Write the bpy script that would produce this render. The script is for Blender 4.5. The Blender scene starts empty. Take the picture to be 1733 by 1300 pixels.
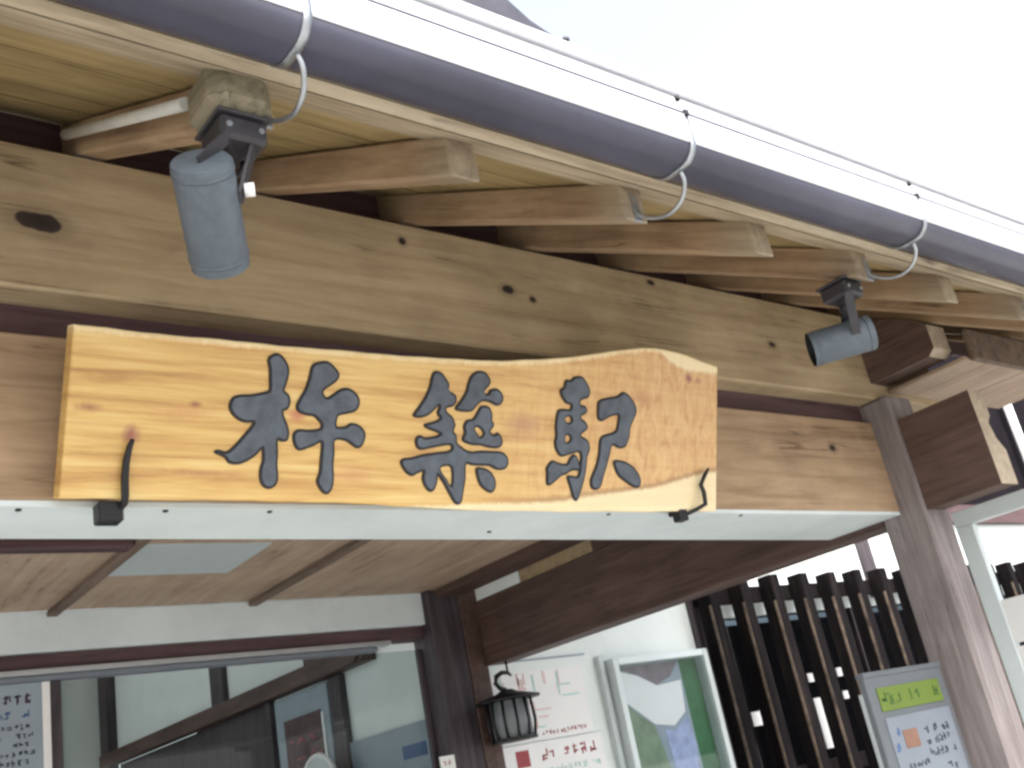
import bpy, bmesh, math, random
from mathutils import Vector, Matrix
from mathutils.geometry import tessellate_polygon
random.seed(7)
S = bpy.context.scene
COL = S.collection
H = 1.5                      # eye height; z values below are measured from eye level
R = math.radians

# ------------------------------------------------------------------ camera, sky, sun, exposure
cam_d = bpy.data.cameras.new('camera'); cam = bpy.data.objects.new('camera', cam_d); COL.objects.link(cam)
right = Vector((0.7795078, -0.5982617, -0.1856084)); down = Vector((0.0828036, 0.3921295, -0.9161758)); fwd = Vector((0.6208954, 0.6987971, 0.3552063))
m = Matrix.Identity(4)
for i in range(3):
    m[i][0], m[i][1], m[i][2] = right[i], -down[i], -fwd[i]
m.translation = (0, 0, H)
cam.matrix_world = m
cam_d.sensor_width = 36; cam_d.lens = 36 * 1777.1 / 1733
cam_d.clip_start = 0.05; cam_d.clip_end = 2000
S.camera = cam

SUN_EL, SUN_AZ = R(55), R(200)          # azimuth of the sun, clockwise from +Y
W = bpy.data.worlds.new('World'); S.world = W; W.use_nodes = True
nt = W.node_tree; bg = nt.nodes['Background']
sky = nt.nodes.new('ShaderNodeTexSky'); sky.sky_type = 'NISHITA'; sky.sun_disc = False
sky.sun_elevation = SUN_EL; sky.sun_rotation = SUN_AZ
sky.air_density = 1.0; sky.dust_density = 6.0; sky.ozone_density = 1.0
hs = nt.nodes.new('ShaderNodeHueSaturation'); hs.inputs['Saturation'].default_value = 0.42
nt.links.new(sky.outputs[0], hs.inputs['Color']); nt.links.new(hs.outputs[0], bg.inputs[0])
bg.inputs[1].default_value = 0.15
sun_d = bpy.data.lights.new('sun', 'SUN'); sun_d.energy = 1.0; sun_d.angle = R(15); sun_d.color = (1, 0.96, 0.9)
sun = bpy.data.objects.new('sun', sun_d); COL.objects.link(sun); sun.location = (0, 0, 20)
sd = Vector((math.sin(SUN_AZ) * math.cos(SUN_EL), math.cos(SUN_AZ) * math.cos(SUN_EL), math.sin(SUN_EL)))
sun.rotation_euler = (-sd).to_track_quat('-Z', 'Y').to_euler()
vs = S.view_settings
S.display_settings.display_device = 'sRGB'
vs.view_transform = 'Standard'; vs.look = 'None'; vs.gamma = 1; vs.use_curve_mapping = False
vs.exposure = 1.82
S.cycles.max_bounces = 10; S.cycles.diffuse_bounces = 6; S.cycles.transparent_max_bounces = 16
S.cycles.filter_width = 2.8            # a small soft phone lens

# ------------------------------------------------------------------ materials
def newmat(name):
    mt = bpy.data.materials.new(name); mt.use_nodes = True
    return mt, mt.node_tree, mt.node_tree.nodes['Principled BSDF']
def N(nt, t, **kw):
    n = nt.nodes.new(t)
    for k, v in kw.items(): setattr(n, k, v)
    return n
def ramp(nt, src, stops):
    r = N(nt, 'ShaderNodeValToRGB'); e = r.color_ramp.elements
    while len(e) < len(stops): e.new(0.5)
    for el, (p, c) in zip(e, stops): el.position = p; el.color = (*c, 1)
    nt.links.new(src, r.inputs[0]); return r
def mix(nt, f, a, b, bt='MIX'):
    x = N(nt, 'ShaderNodeMix', data_type='RGBA', blend_type=bt)
    for s, v in ((x.inputs[0], f), (x.inputs[6], a), (x.inputs[7], b)):
        if hasattr(v, 'is_output') or isinstance(v, bpy.types.NodeSocket): nt.links.new(v, s)
        elif isinstance(v, (int, float)): s.default_value = v
        else: s.default_value = (*v, 1)
    return x.outputs[2]
def mth(nt, op, a, b=0.0, c=None):
    x = N(nt, 'ShaderNodeMath', operation=op)
    for s, v in zip(x.inputs, (a, b) if c is None else (a, b, c)):
        if isinstance(v, bpy.types.NodeSocket): nt.links.new(v, s)
        else: s.default_value = v
    return x.outputs[0]
def coords(nt, scale, rnd=True):
    tc = N(nt, 'ShaderNodeTexCoord'); src = tc.outputs['Object']
    if rnd:
        oi = N(nt, 'ShaderNodeObjectInfo'); vm = N(nt, 'ShaderNodeVectorMath', operation='SCALE')
        cb = N(nt, 'ShaderNodeCombineXYZ')
        for i in range(3): nt.links.new(oi.outputs['Random'], cb.inputs[i])
        nt.links.new(cb.outputs[0], vm.inputs[0]); vm.inputs['Scale'].default_value = 37.0
        ad = N(nt, 'ShaderNodeVectorMath', operation='ADD'); nt.links.new(src, ad.inputs[0]); nt.links.new(vm.outputs[0], ad.inputs[1]); src = ad.outputs[0]
    mp = N(nt, 'ShaderNodeMapping'); mp.inputs['Scale'].default_value = scale; nt.links.new(src, mp.inputs[0])
    return tc, mp
def noise(nt, vec, scale, detail=5, rough=0.6, dist=0.0):
    n = N(nt, 'ShaderNodeTexNoise'); n.inputs['Scale'].default_value = scale; n.inputs['Detail'].default_value = detail
    n.inputs['Roughness'].default_value = rough; n.inputs['Distortion'].default_value = dist
    nt.links.new(vec, n.inputs['Vector']); return n.outputs[0]
def bump(nt, b, h, strength, dist=0.004):
    bp = N(nt, 'ShaderNodeBump'); bp.inputs['Strength'].default_value = strength; bp.inputs['Distance'].default_value = dist
    nt.links.new(h, bp.inputs['Height']); nt.links.new(bp.outputs[0], b.inputs['Normal'])
AX = {'x': (1.2, 16, 16), 'y': (16, 1.2, 16), 'z': (16, 16, 1.2)}
def wood(name, c1, c2, c3, axis='x', rough=0.7, stain=0.35, knots=(), weather=None, spec=0.35, cracks=0.8):
    """c1 dark grain, c2 body, c3 pale; grain runs along the axis. knots: (x, z, rx, rz) in object space."""
    mt, nt, b = newmat(name)
    tc, mp = coords(nt, AX[axis], rnd=not knots)
    g = noise(nt, mp.outputs[0], 1.6, 6, 0.62, 0.6)
    col = ramp(nt, g, [(0.30, c1), (0.5, c2), (0.68, c3)]).outputs[0]
    tc2, mp2 = coords(nt, tuple(v * 4.5 for v in AX[axis]), rnd=not knots)
    f = noise(nt, mp2.outputs[0], 3.0, 3, 0.7)
    col = mix(nt, mth(nt, 'MULTIPLY', f, 0.42), col, mix(nt, 1.0, col, (0.55, 0.5, 0.45), 'MULTIPLY'))
    tc3, mp3 = coords(nt, (2.2, 2.2, 2.2), rnd=not knots)
    s = noise(nt, mp3.outputs[0], 1.5, 4, 0.6)
    sm = ramp(nt, s, [(0.42, (0, 0, 0)), (0.66, (1, 1, 1))]).outputs[0]
    col = mix(nt, mth(nt, 'MULTIPLY', sm, stain), col, mix(nt, 1.0, col, (0.52, 0.5, 0.5), 'MULTIPLY'))
    if knots:
        sep = N(nt, 'ShaderNodeSeparateXYZ'); nt.links.new(tc.outputs['Object'], sep.inputs[0])
        wob = noise(nt, mp3.outputs[0], 6, 2)
        for (kx, kz, rx, rz) in knots:
            dx = mth(nt, 'DIVIDE', mth(nt, 'SUBTRACT', sep.outputs[0], kx), rx)
            dz = mth(nt, 'DIVIDE', mth(nt, 'SUBTRACT', sep.outputs[2], kz), rz)
            d = mth(nt, 'SQRT', mth(nt, 'ADD', mth(nt, 'MULTIPLY', dx, dx), mth(nt, 'MULTIPLY', dz, dz)))
            d = mth(nt, 'ADD', d, mth(nt, 'MULTIPLY', mth(nt, 'SUBTRACT', wob, 0.5), 1.2))
            k = ramp(nt, mth(nt, 'MULTIPLY', d, 0.5), [(0.0, (1, 1, 1)), (0.40, (0.95,) * 3), (0.47, (0.35,) * 3), (0.95, (0, 0, 0))]).outputs[0]
            col = mix(nt, k, col, (0.022, 0.014, 0.014))
    if cracks:                        # drying checks: fine dark lines along the grain, only here and there
        tc4, mp4 = coords(nt, tuple(v * (.35 if v < 2 else 1.0) for v in AX[axis]), rnd=not knots)
        q = noise(nt, mp4.outputs[0], 1.3, 3, .5, .3)
        ln = ramp(nt, mth(nt, 'ABSOLUTE', mth(nt, 'SUBTRACT', q, .5)), [(0, (1, 1, 1)), (.011, (0, 0, 0))]).outputs[0]
        msk = ramp(nt, s, [(.48, (0, 0, 0)), (.6, (1, 1, 1))]).outputs[0]
        col = mix(nt, mth(nt, 'MULTIPLY', mth(nt, 'MULTIPLY', ln, msk), cracks), col, mix(nt, 1.0, col, (.25, .2, .18), 'MULTIPLY'))
    if weather:                       # grey, rain-washed end grain and tips: (y below which it greys, y where it stops)
        sep = N(nt, 'ShaderNodeSeparateXYZ'); nt.links.new(tc.outputs['Object'], sep.inputs[0])
        mr = N(nt, 'ShaderNodeMapRange'); mr.inputs[1].default_value = weather[0]; mr.inputs[2].default_value = weather[1]
        mr.inputs[3].default_value = 1; mr.inputs[4].default_value = 0
        nt.links.new(mth(nt, 'ADD', sep.outputs[1], mth(nt, 'MULTIPLY', mth(nt, 'SUBTRACT', s, 0.5), 0.18)), mr.inputs[0])
        wc = ramp(nt, g, [(0.3, (0.17, 0.15, 0.115)), (0.6, (0.34, 0.30, 0.22))]).outputs[0]
        col = mix(nt, mth(nt, 'MULTIPLY', mr.outputs[0], 0.85), col, wc)
    nt.links.new(col, b.inputs['Base Color']); b.inputs['Roughness'].default_value = rough
    b.inputs['Specular IOR Level'].default_value = spec
    bump(nt, b, g, 0.25, 0.006)
    return mt
def plain(name, col, rough=0.6, var=0.25, scale=7, metal=0.0, bmp=0.0, spec=0.5, tint=None):
    mt, nt, b = newmat(name)
    tc, mp = coords(nt, (1, 1, 1))
    n1 = noise(nt, mp.outputs[0], scale, 6, 0.65)
    dk = tuple(c * (1 - var) for c in col) if tint is None else tint
    c = ramp(nt, n1, [(0.3, dk), (0.62, col)]).outputs[0]
    nt.links.new(c, b.inputs['Base Color'])
    n2 = noise(nt, mp.outputs[0], scale * 6, 4)
    nt.links.new(mth(nt, 'ADD', mth(nt, 'MULTIPLY', n2, 0.2), rough - 0.1), b.inputs['Roughness'])
    b.inputs['Metallic'].default_value = metal; b.inputs['Specular IOR Level'].default_value = spec
    if bmp: bump(nt, b, n2, bmp, 0.003)
    return mt
def glassmat(name, refl, tint=(0.85, 0.93, 0.95), see=0.9):
    mt, nt, b = newmat(name); nt.nodes.remove(b)
    out = nt.nodes['Material Output']
    tr = N(nt, 'ShaderNodeBsdfTransparent'); tr.inputs[0].default_value = (*[t * see for t in tint], 1)
    gl = N(nt, 'ShaderNodeBsdfGlossy'); gl.inputs['Roughness'].default_value = 0.015
    lw = N(nt, 'ShaderNodeLayerWeight'); lw.inputs[0].default_value = .5
    fr = mth(nt, 'ADD', mth(nt, 'MULTIPLY', mth(nt, 'POWER', lw.outputs['Facing'], 5.0), .4), .012)
    mx = N(nt, 'ShaderNodeMixShader')
    nt.links.new(mth(nt, 'ADD', fr, refl), mx.inputs[0]); nt.links.new(tr.outputs[0], mx.inputs[1]); nt.links.new(gl.outputs[0], mx.inputs[2])
    nt.links.new(mx.outputs[0], out.inputs[0]); return mt

PINE = ((0.36, 0.272, 0.16), (0.475, 0.372, 0.228), (0.54, 0.44, 0.285))
M = {}
M['girder'] = wood('girder_pine', *PINE, axis='x', stain=0.45,
    knots=[(0.551, H + 1.247, .05, .026), (1.454, H + 1.375, .012, .012), (1.789, H + 1.284, .022, .014), (1.873, H + 1.265, .012, .01), (2.398, H + 1.405, .016, .009), (2.95, H + 1.25, .02, .012)])
M['beam'] = wood('beam_pine', (0.30, 0.205, 0.125), (0.44, 0.31, 0.195), (0.51, 0.375, 0.245), axis='x', stain=0.35, knots=[(3.2, H + .9, .02, .015)])
M['rafter'] = wood('rafter_pine', (0.24, 0.155, 0.095), (0.38, 0.265, 0.16), (0.48, 0.36, 0.225), axis='y', stain=0.55, weather=(-.02, .16))
M['deck'] = wood('deck_board', (0.25, 0.18, 0.08), (0.36, 0.275, 0.125), (0.44, 0.345, 0.17), axis='x', stain=0.5, weather=(1.18, 1.33))
M['eave'] = wood('eave_board', (0.28, 0.225, 0.155), (0.46, 0.385, 0.27), (0.56, 0.49, 0.37), axis='x', stain=0.55)
M['post'] = wood('post_wood', (0.17, 0.145, 0.145), (0.245, 0.215, 0.215), (0.32, 0.285, 0.285), axis='z', stain=0.4)
M['brown'] = wood('brown_stained_wood', (0.065, 0.036, 0.030), (0.10, 0.06, 0.05), (0.14, 0.088, 0.074), axis='y', rough=0.55, stain=0.3)
M['brownx'] = wood('brown_stained_rail', (0.06, 0.034, 0.036), (0.095, 0.055, 0.06), (0.13, 0.08, 0.085), axis='x', rough=0.6, stain=0.3)
M['darkz'] = wood('dark_stained_post', (0.035, 0.029, 0.034), (0.065, 0.053, 0.062), (0.10, 0.083, 0.095), axis='z', rough=0.55, stain=0.3)
M['slat'] = wood('lattice_wood', (0.004, 0.0035, 0.004), (0.008, 0.0065, 0.0075), (0.018, 0.014, 0.014), axis='z', rough=0.85, stain=0.3, spec=.08)
M['ceil'] = wood('ceiling_board', (0.36, 0.26, 0.18), (0.44, 0.335, 0.245), (0.50, 0.395, 0.295), axis='y', rough=0.6, stain=0.3)
M['block'] = wood('weathered_block', (0.16, 0.15, 0.10), (0.30, 0.27, 0.18), (0.42, 0.38, 0.27), axis='y', stain=0.8)
M['lit_edge'] = plain('tan_lit_edge', (0.20, 0.15, 0.115), 0.85, 0.85, 9)
M['slate'] = plain('grey_blue_shade', (0.17, 0.195, 0.23), 0.6, 0.12, 6)
M['purpleink'] = plain('dark_purple_ink', (0.05, 0.03, 0.06), 0.7, 0.1, 30)
M['batten'] = wood('batten_wood', (0.10, 0.07, 0.055), (0.17, 0.125, 0.095), (0.23, 0.17, 0.13), axis='y', stain=0.3)
M['nose'] = wood('beam_nose_wood', (0.06, 0.038, 0.030), (0.105, 0.067, 0.053), (0.15, 0.10, 0.08), axis='y', stain=0.4)
M['endgrain'] = plain('pale_end_grain', (0.46, 0.38, 0.28), 0.8, 0.35, 30, bmp=0.3)
M['white'] = plain('white_painted_wood', (0.65, 0.725, 0.735), 0.5, 0.16, 3, bmp=0.08)
M['plaster'] = plain('white_plaster', (0.74, 0.80, 0.785), 0.85, 0.08, 3, bmp=0.15)
M['zinc'] = plain('galvanised_steel', (0.46, 0.49, 0.52), 0.35, 0.3, 40, metal=0.9, bmp=0.1)
M['gutter'] = plain('dark_coated_gutter', (0.068, 0.069, 0.104), 0.4, 0.4, 3, metal=0.0, bmp=0.02)
M['flash'] = plain('pale_metal_flashing', (0.72, 0.73, 0.76), 0.45, 0.08, 9, metal=0.2)
M['lamp'] = plain('blue_grey_lamp_paint', (0.10, 0.123, 0.145), 0.5, 0.22, 45, bmp=0.15, spec=0.4)
M['lampdark'] = plain('dark_lamp_bracket', (0.05, 0.048, 0.055), 0.5, 0.3, 30, metal=0.3)
M['black'] = plain('black_iron', (0.012, 0.012, 0.014), 0.5, 0.3, 40, metal=0.2, bmp=0.2)
M['glassdark'] = plain('lamp_lens', (0.02, 0.02, 0.025), 0.08, 0.1, 5)
M['pipe'] = plain('grey_conduit_pipe', (0.50, 0.50, 0.46), 0.45, 0.15, 20)
M['whitepl'] = plain('white_glint', (0.85, 0.85, 0.85), 0.35, 0.03, 20)
M['tile'] = plain('smoked_roof_tile', (0.045, 0.043, 0.06), 0.4, 0.35, 12, bmp=0.2)
M['paving'] = plain('pale_concrete_paving', (0.33, 0.325, 0.31), 0.9, 0.25, 2, bmp=0.3)
M['alum'] = plain('aluminium_rail', (0.60, 0.63, 0.65), 0.35, 0.08, 20, metal=0.7)
M['paper'] = plain('white_paper', (0.80, 0.81, 0.80), 0.7, 0.04, 8)
M['bluepaper'] = plain('pale_blue_board', (0.28, 0.34, 0.39), 0.6, 0.12, 6)
M['greyboard'] = plain('grey_notice_board', (0.105, 0.118, 0.13), 0.55, 0.12, 9)
M['greenprint'] = plain('lime_green_print', (0.11, 0.165, 0.018), 0.6, 0.1, 12)
M['dkgreen'] = plain('dark_green_print', (0.05, 0.12, 0.02), 0.6, 0.1, 12)
M['orange'] = plain('orange_print', (0.21, 0.11, 0.075), 0.6, 0.3, 30)
M['ink'] = plain('dark_ink', (0.04, 0.045, 0.07), 0.7, 0.1, 30)
M['blueink'] = plain('blue_ink', (0.06, 0.12, 0.26), 0.7, 0.15, 30)
M['redink'] = plain('red_ink', (0.33, 0.06, 0.07), 0.7, 0.15, 30)
M['pinkink'] = plain('pale_pink_ink', (0.72, 0.55, 0.53), 0.7, 0.1, 30)
M['tealink'] = plain('pale_teal_ink', (0.45, 0.66, 0.62), 0.7, 0.1, 30)
M['greenfelt'] = plain('green_felt', (0.05, 0.16, 0.07), 0.9, 0.25, 14)
M['letter'] = plain('grey_blue_letter_paint', (0.10, 0.12, 0.15), 0.65, 0.45, 22, bmp=0.5)
M['letter_shade'] = plain('letter_edge_shade', (0.012, 0.012, 0.016), 0.7, 0.2, 28)
M['panelgrey'] = plain('pale_ceiling_panel', (0.46, 0.53, 0.54), 0.4, 0.06, 6)
M['darkwall'] = plain('dark_eave_shade_boards', (0.012, 0.010, 0.013), 0.9, 0.4, 5, spec=.05)  # near-black colour paints the shade under the main building's eave
M['tan'] = plain('tan_board', (0.36, 0.27, 0.15), 0.6, 0.35, 18)
M['paperlamp'] = plain('lantern_paper', (0.26, 0.29, 0.31), 0.8, 0.1, 10)
M['slategrey'] = plain('slate_grey_reflection', (0.20, 0.17, 0.19), 0.6, 0.45, 9)
M['sagegreen'] = plain('sage_green_reflection', (0.22, 0.31, 0.20), 0.6, 0.4, 8)
M['lilac'] = plain('lilac_blue_reflection', (0.38, 0.44, 0.66), 0.6, 0.35, 14)
M['glass'] = glassmat('door_glass', 0.004, (0.84, 0.88, 0.88), 0.95)
M['caseglass'] = glassmat('case_glass', 0.02, (0.95, 0.97, 0.98), 0.97)
M['winglass'] = glassmat('window_glass', 0.03, (0.5, 0.55, 0.6), 0.8)

# ------------------------------------------------------------------ mesh helpers
def link(name, bm, mat, parent=None, smooth=False, origin=None):
    me = bpy.data.meshes.new(name); bm.normal_update(); bm.to_mesh(me); bm.free()
    for mt in (mat if isinstance(mat, (list, tuple)) else (mat,)): me.materials.append(mt)
    if smooth:
        for p in me.polygons: p.use_smooth = True
    o = bpy.data.objects.new(name, me); COL.objects.link(o)
    if origin is not None:
        me.transform(Matrix.Translation(-Vector(origin))); o.location = origin
    if parent: adopt(o, parent)
    return o
def world_of(o):
    w = o.matrix_basis
    return (world_of(o.parent) @ o.matrix_parent_inverse @ w) if o.parent else w
def adopt(o, parent):
    o.parent = parent; o.matrix_parent_inverse = world_of(parent).inverted()
def thing(name, label, cat, loc, group=None):
    o = bpy.data.objects.new(name, None); COL.objects.link(o); o.location = (loc[0], loc[1], loc[2] + H); o.empty_display_size = 0.1
    return tag(o, label, cat, group)
def tag(o, label, cat, group=None):
    o['label'] = label; o['category'] = cat
    if group: o['group'] = group
    return o
def add_box(bm, x0, x1, y0, y1, z0, z1, bev=0.0, mat=0):
    v = [bm.verts.new((x, y, z + H)) for x in (x0, x1) for y in (y0, y1) for z in (z0, z1)]
    fs = [bm.faces.new([v[i] for i in q]) for q in ((0, 1, 3, 2), (4, 6, 7, 5), (0, 4, 5, 1), (2, 3, 7, 6), (0, 2, 6, 4), (1, 5, 7, 3))]
    for f in fs: f.material_index = mat
    if bev:
        bmesh.ops.bevel(bm, geom=list({e for f in fs for e in f.edges}), offset=bev, segments=1, affect='EDGES', profile=0.5)
def box(name, x0, x1, y0, y1, z0, z1, mat, parent=None, bev=0.0, **kw):
    bm = bmesh.new(); add_box(bm, x0, x1, y0, y1, z0, z1, bev); return link(name, bm, mat, parent, **kw)
def add_prism(bm, pts, axis, a, b, mat=0):
    """pts polygon in the plane normal to axis ('x': (y,z), 'y': (x,z), 'z': (x,y)), extruded from a to b."""
    def P(p, t):
        return (t, p[0], p[1] + H) if axis == 'x' else ((p[0], t, p[1] + H) if axis == 'y' else (p[0], p[1], t + H))
    A = [bm.verts.new(P(p, a)) for p in pts]; B = [bm.verts.new(P(p, b)) for p in pts]
    n = len(pts); fs = [bm.faces.new(A), bm.faces.new(B[::-1])]
    for i in range(n): fs.append(bm.faces.new((A[i], B[i], B[(i + 1) % n], A[(i + 1) % n])))
    for f in fs: f.material_index = mat
    bmesh.ops.recalc_face_normals(bm, faces=fs)
def prism(name, pts, axis, a, b, mat, parent=None, **kw):
    bm = bmesh.new(); add_prism(bm, pts, axis, a, b); return link(name, bm, mat, parent, **kw)
def add_tube(bm, pts, r, seg=10, mat=0, cap=True):
    pts = [Vector((p[0], p[1], p[2] + H)) for p in pts]; rings = []
    rs = r if isinstance(r, (list, tuple)) else [r] * len(pts)
    up = Vector((0.123, 0.31, 0.94))
    for i, p in enumerate(pts):
        d = (pts[min(i + 1, len(pts) - 1)] - pts[max(i - 1, 0)]).normalized()
        a = d.cross(up).normalized(); b = d.cross(a).normalized()
        rings.append([bm.verts.new(p + rs[i] * (math.cos(t) * a + math.sin(t) * b)) for t in [2 * math.pi * k / seg for k in range(seg)]])
    fs = []
    for A, B in zip(rings, rings[1:]):
        for k in range(seg): fs.append(bm.faces.new((A[k], A[(k + 1) % seg], B[(k + 1) % seg], B[k])))
    if cap: fs += [bm.faces.new(rings[0][::-1]), bm.faces.new(rings[-1])]
    for f in fs: f.material_index = mat; f.smooth = len(f.verts) == 4
    bmesh.ops.recalc_face_normals(bm, faces=fs)
def tube(name, pts, r, mat, parent=None, seg=10, cap=True):
    bm = bmesh.new(); add_tube(bm, pts, r, seg, 0, cap); return link(name, bm, mat, parent)
def dup(o, parent=None, offset=(0, 0, 0)):
    c = o.copy(); COL.objects.link(c)
    c.location = o.location + Vector(offset)
    if parent and c.parent != parent: c.parent = parent
    for ch in [k for k in bpy.data.objects if k.parent == o]:
        d = ch.copy(); COL.objects.link(d); d.parent = c; d.matrix_parent_inverse = ch.matrix_parent_inverse.copy()
    return c
def marks(name, x0, x1, zs, y, mat, parent, hgt, fill=0.85, seed=0, th=0.0015):
    """printed lines of small irregular glyph-like strokes lying on a board that faces -Y."""
    rnd = random.Random(seed); bm = bmesh.new()
    for z in zs:
        x = x0
        while x < x1 - hgt * 0.5:
            w = hgt * rnd.uniform(0.75, 1.0)
            if rnd.random() < fill:
                for k in range(rnd.choice((1, 2, 3, 3))):
                    zz = z + hgt * (rnd.uniform(0, .8)); xa = x + w * rnd.uniform(0, .35)
                    add_box(bm, xa, min(x1, xa + w * rnd.uniform(.35, .62)), y - th, y, zz, zz + hgt * rnd.uniform(.11, .17))
                for k in range(rnd.choice((1, 2, 2))):
                    xx = x + w * rnd.uniform(.05, .8); za = z + hgt * rnd.uniform(0, .4)
                    add_box(bm, xx, xx + hgt * rnd.uniform(.1, .15), y - th * 1.4, y - 0.0002, za, min(z + hgt, za + hgt * rnd.uniform(.35, .9)))
            x += w * 1.08
    o = link(name, bm, mat, parent); o['kind'] = 'stuff'; return o
# ------------------------------------------------------------------ ground
bm = bmesh.new()
v = [bm.verts.new(p) for p in ((-400, -400, 0), (400, -400, 0), (400, 400, 0), (-400, 400, 0))]; bm.faces.new(v)
ground = link('ground', bm, M['paving']); ground['kind'] = 'structure'

# ------------------------------------------------------------------ the station building (one thing, everything nailed together)
B = thing('station_building', 'old timber station building with open entrance porch, exposed rafters and white plaster walls', 'building', (3.58, 2.0, -H))
SL = 0.57
def deck_z(y): return 1.108 + SL * (y - 1.22)
XL, XR = -1.8, 5.1
# front girder, lintel beam with white painted underside, dark recess between them
box('eave_girder', XL, 3.98, 1.95, 2.2, 1.092, 1.432, M['girder'], B, .006)
box('lintel_beam', XL, 3.503, 2.0, 2.125, 0.668, 1.015, M['beam'], B, .005)
box('recess_board', XL, 3.503, 2.03, 2.06, 1.015, 1.092, M['brownx'], B)
sof = prism('soffit_board', [(XL, 2.003), (3.5, 2.003), (3.5, 2.319), (XL, 2.128)], 'z', 0.655, 0.667, M['white'], B)
for x in (0.52, 0.80, 1.03, 1.75, 2.05, 2.62):
    y = 2.02 if x != 1.75 else 2.18
    prism('screw', [(x + .006 * math.cos(t), y + .006 * math.sin(t)) for t in [k * math.pi / 4 for k in range(8)]], 'z', 0.652, 0.656, M['black'], sof)
# corner post and the brown cross beam running back from it
box('corner_post', 3.503, 3.665, 1.908, 2.083, -H, 1.09, M['post'], B, .008)
box('cross_beam', 3.505, 3.65, 2.083, 4.60, 0.635, 0.985, M['brown'], B, .006)
def endgrain(o):
    o.data.materials.append(M['endgrain'])
    for p in o.data.polygons:
        if p.normal.y < -.6: p.material_index = 1
    return o
endgrain(prism('beam_nose', [(3.52, .645), (3.635, .645), (3.64, .77), (3.60, .815), (3.585, .87), (3.615, .9), (3.615, .955), (3.595, .99), (3.52, .99)], 'y', 1.62, 1.909, M['nose'], B))
endgrain(prism('beam_nose', [(1.951, 1.152), (1.70, 1.152), (1.672, 1.175), (1.672, 1.268), (1.73, 1.315), (1.86, 1.378), (1.951, 1.378)], 'x', 3.50, 3.62, M['nose'], B))
# rafters: one prototype and its copies
RX = [-1.52, -1.10, -.67, -.24, .19, .637, 1.043, 1.475, 1.895, 2.30, 2.725, 3.145, 3.56, 3.98, 4.40, 4.82]
def rafter_mesh():
    bm = bmesh.new(); c = math.cos(math.atan(SL))
    hh = .087 * c; tn = .087 * math.sin(math.atan(SL))
    add_prism(bm, [(tn * 0, -H), (3.9, -H), (3.9, hh - H), (tn, hh - H)], 'x', 0, .066)
    bmesh.ops.bevel(bm, geom=bm.edges[:], offset=.0045, segments=1, affect='EDGES')
    return bm
raf = link('rafter', rafter_mesh(), M['rafter']); raf.location = (RX[0], 1.22, 1.02 + H); raf.rotation_euler.x = math.atan(SL); adopt(raf, B)
for x in RX[1:]:
    c = dup(raf); c.location.x = x; c.location.y += random.uniform(-.004, .004)
# roof boards lying on the rafters, each a plank of its own
y = 1.292; k = 0
while y < 4.55:
    w = .145 + random.uniform(-.006, .006); t0 = .001 + random.uniform(0, .004)
    prism('roof_board', [(y, deck_z(y) + t0), (y + w - .005, deck_z(y + w - .005) + t0), (y + w - .005, deck_z(y + w - .005) + .017), (y, deck_z(y) + .017)], 'x', XL, XR, M['deck'], B)
    y += w; k += 1
prism('eave_board', [(1.180, deck_z(1.180) - .006), (1.286, deck_z(1.286) - .003), (1.286, deck_z(1.286) + .03), (1.180, deck_z(1.180) + .03)], 'x', XL, XR, M['eave'], B)
prism('eave_board', [(1.146, 1.079), (1.168, 1.072), (1.168, 1.20), (1.146, 1.20)], 'x', XL, XR, M['eave'], B)
for a, b in zip(RX, RX[1:]):
    box('blocking_board', a + .067, b - .001, 2.06, 2.08, 1.433, deck_z(2.06) - .002, M['brownx'], B)
# roof covering and its metal drip edge above the gutter
prism('roof_covering', [(1.145, 1.12), (1.145, 1.30), (4.95, 1.30 + SL * 3.805), (4.95, 1.12 + SL * 3.805)], 'x', XL, XR, M['tile'], B)
box('drip_edge', XL, XR, 1.122, 1.144, 1.21, 1.299, M['flash'], B, .002)
box('drip_edge', XL, XR, 1.114, 1.144, 1.305, 1.336, M['flash'], B, .004)
rt = prism('ridge_end_tile', [(1.20, 1.55), (1.20, 1.86), (1.36, 1.93), (1.44, 2.08), (1.55, 2.2), (1.63, 2.09), (1.686, 1.985), (1.755, 1.94), (1.84, 1.912), (1.90, 1.89), (1.90, 1.55)], 'y', 1.60, 1.72, M['tile'], B)
bm = bmesh.new(); bmesh.ops.create_uvsphere(bm, u_segments=12, v_segments=8, radius=.011, matrix=Matrix.Translation((1.868, 1.59, 1.905 + H))); link('tile_knob', bm, M['tile'], rt, True)
prism('hip_ridge', [(1.72, 1.62), (1.72, 2.0), (4.9, 2.0 + SL * 3.18), (4.9, 1.62 + SL * 3.18)], 'x', 1.42, 1.66, M['tile'], B)
# side soffit right of the corner post: boards running back, and a short fascia
for a, b in ((3.60, 3.755), (3.762, 4.06), (4.067, 4.45)):
    box('soffit_board', a, b, 1.625, 1.948, 1.118, 1.132, M['ceil'], B, .002)
box('side_fascia', 3.63, 4.6, 1.600, 1.622, 1.112, 1.235, M['batten'], B, .004)
# porch ceiling
CX = [-.9, .30, 1.325, 2.236, 3.40]
for a, b in zip(CX, CX[1:]):
    box('ceiling_board', a + .002, b - .002, 2.24, 3.62, 1.062, 1.074, M['ceil'], B)
    box('ceiling_board', a + .002, b - .002, 3.625, 4.66, 1.062, 1.074, M['ceil'], B)
for a in CX[1:-1]:
    box('batten', a - .022, a + .022, 2.24, 4.66, 1.036, 1.0615, M['batten'], B, .003)
box('batten', .8, 1.30, 3.58, 3.66, 1.03, 1.0615, M['brownx'], B, .003)
box('ceiling_trim', 3.25, 3.42, 2.3, 4.6, 1.02, 1.0615, M['brown'], B, .003)
box('ceiling_panel', 1.36, 1.86, 3.66, 4.08, 1.054, 1.0615, M['panelgrey'], B)
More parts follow.
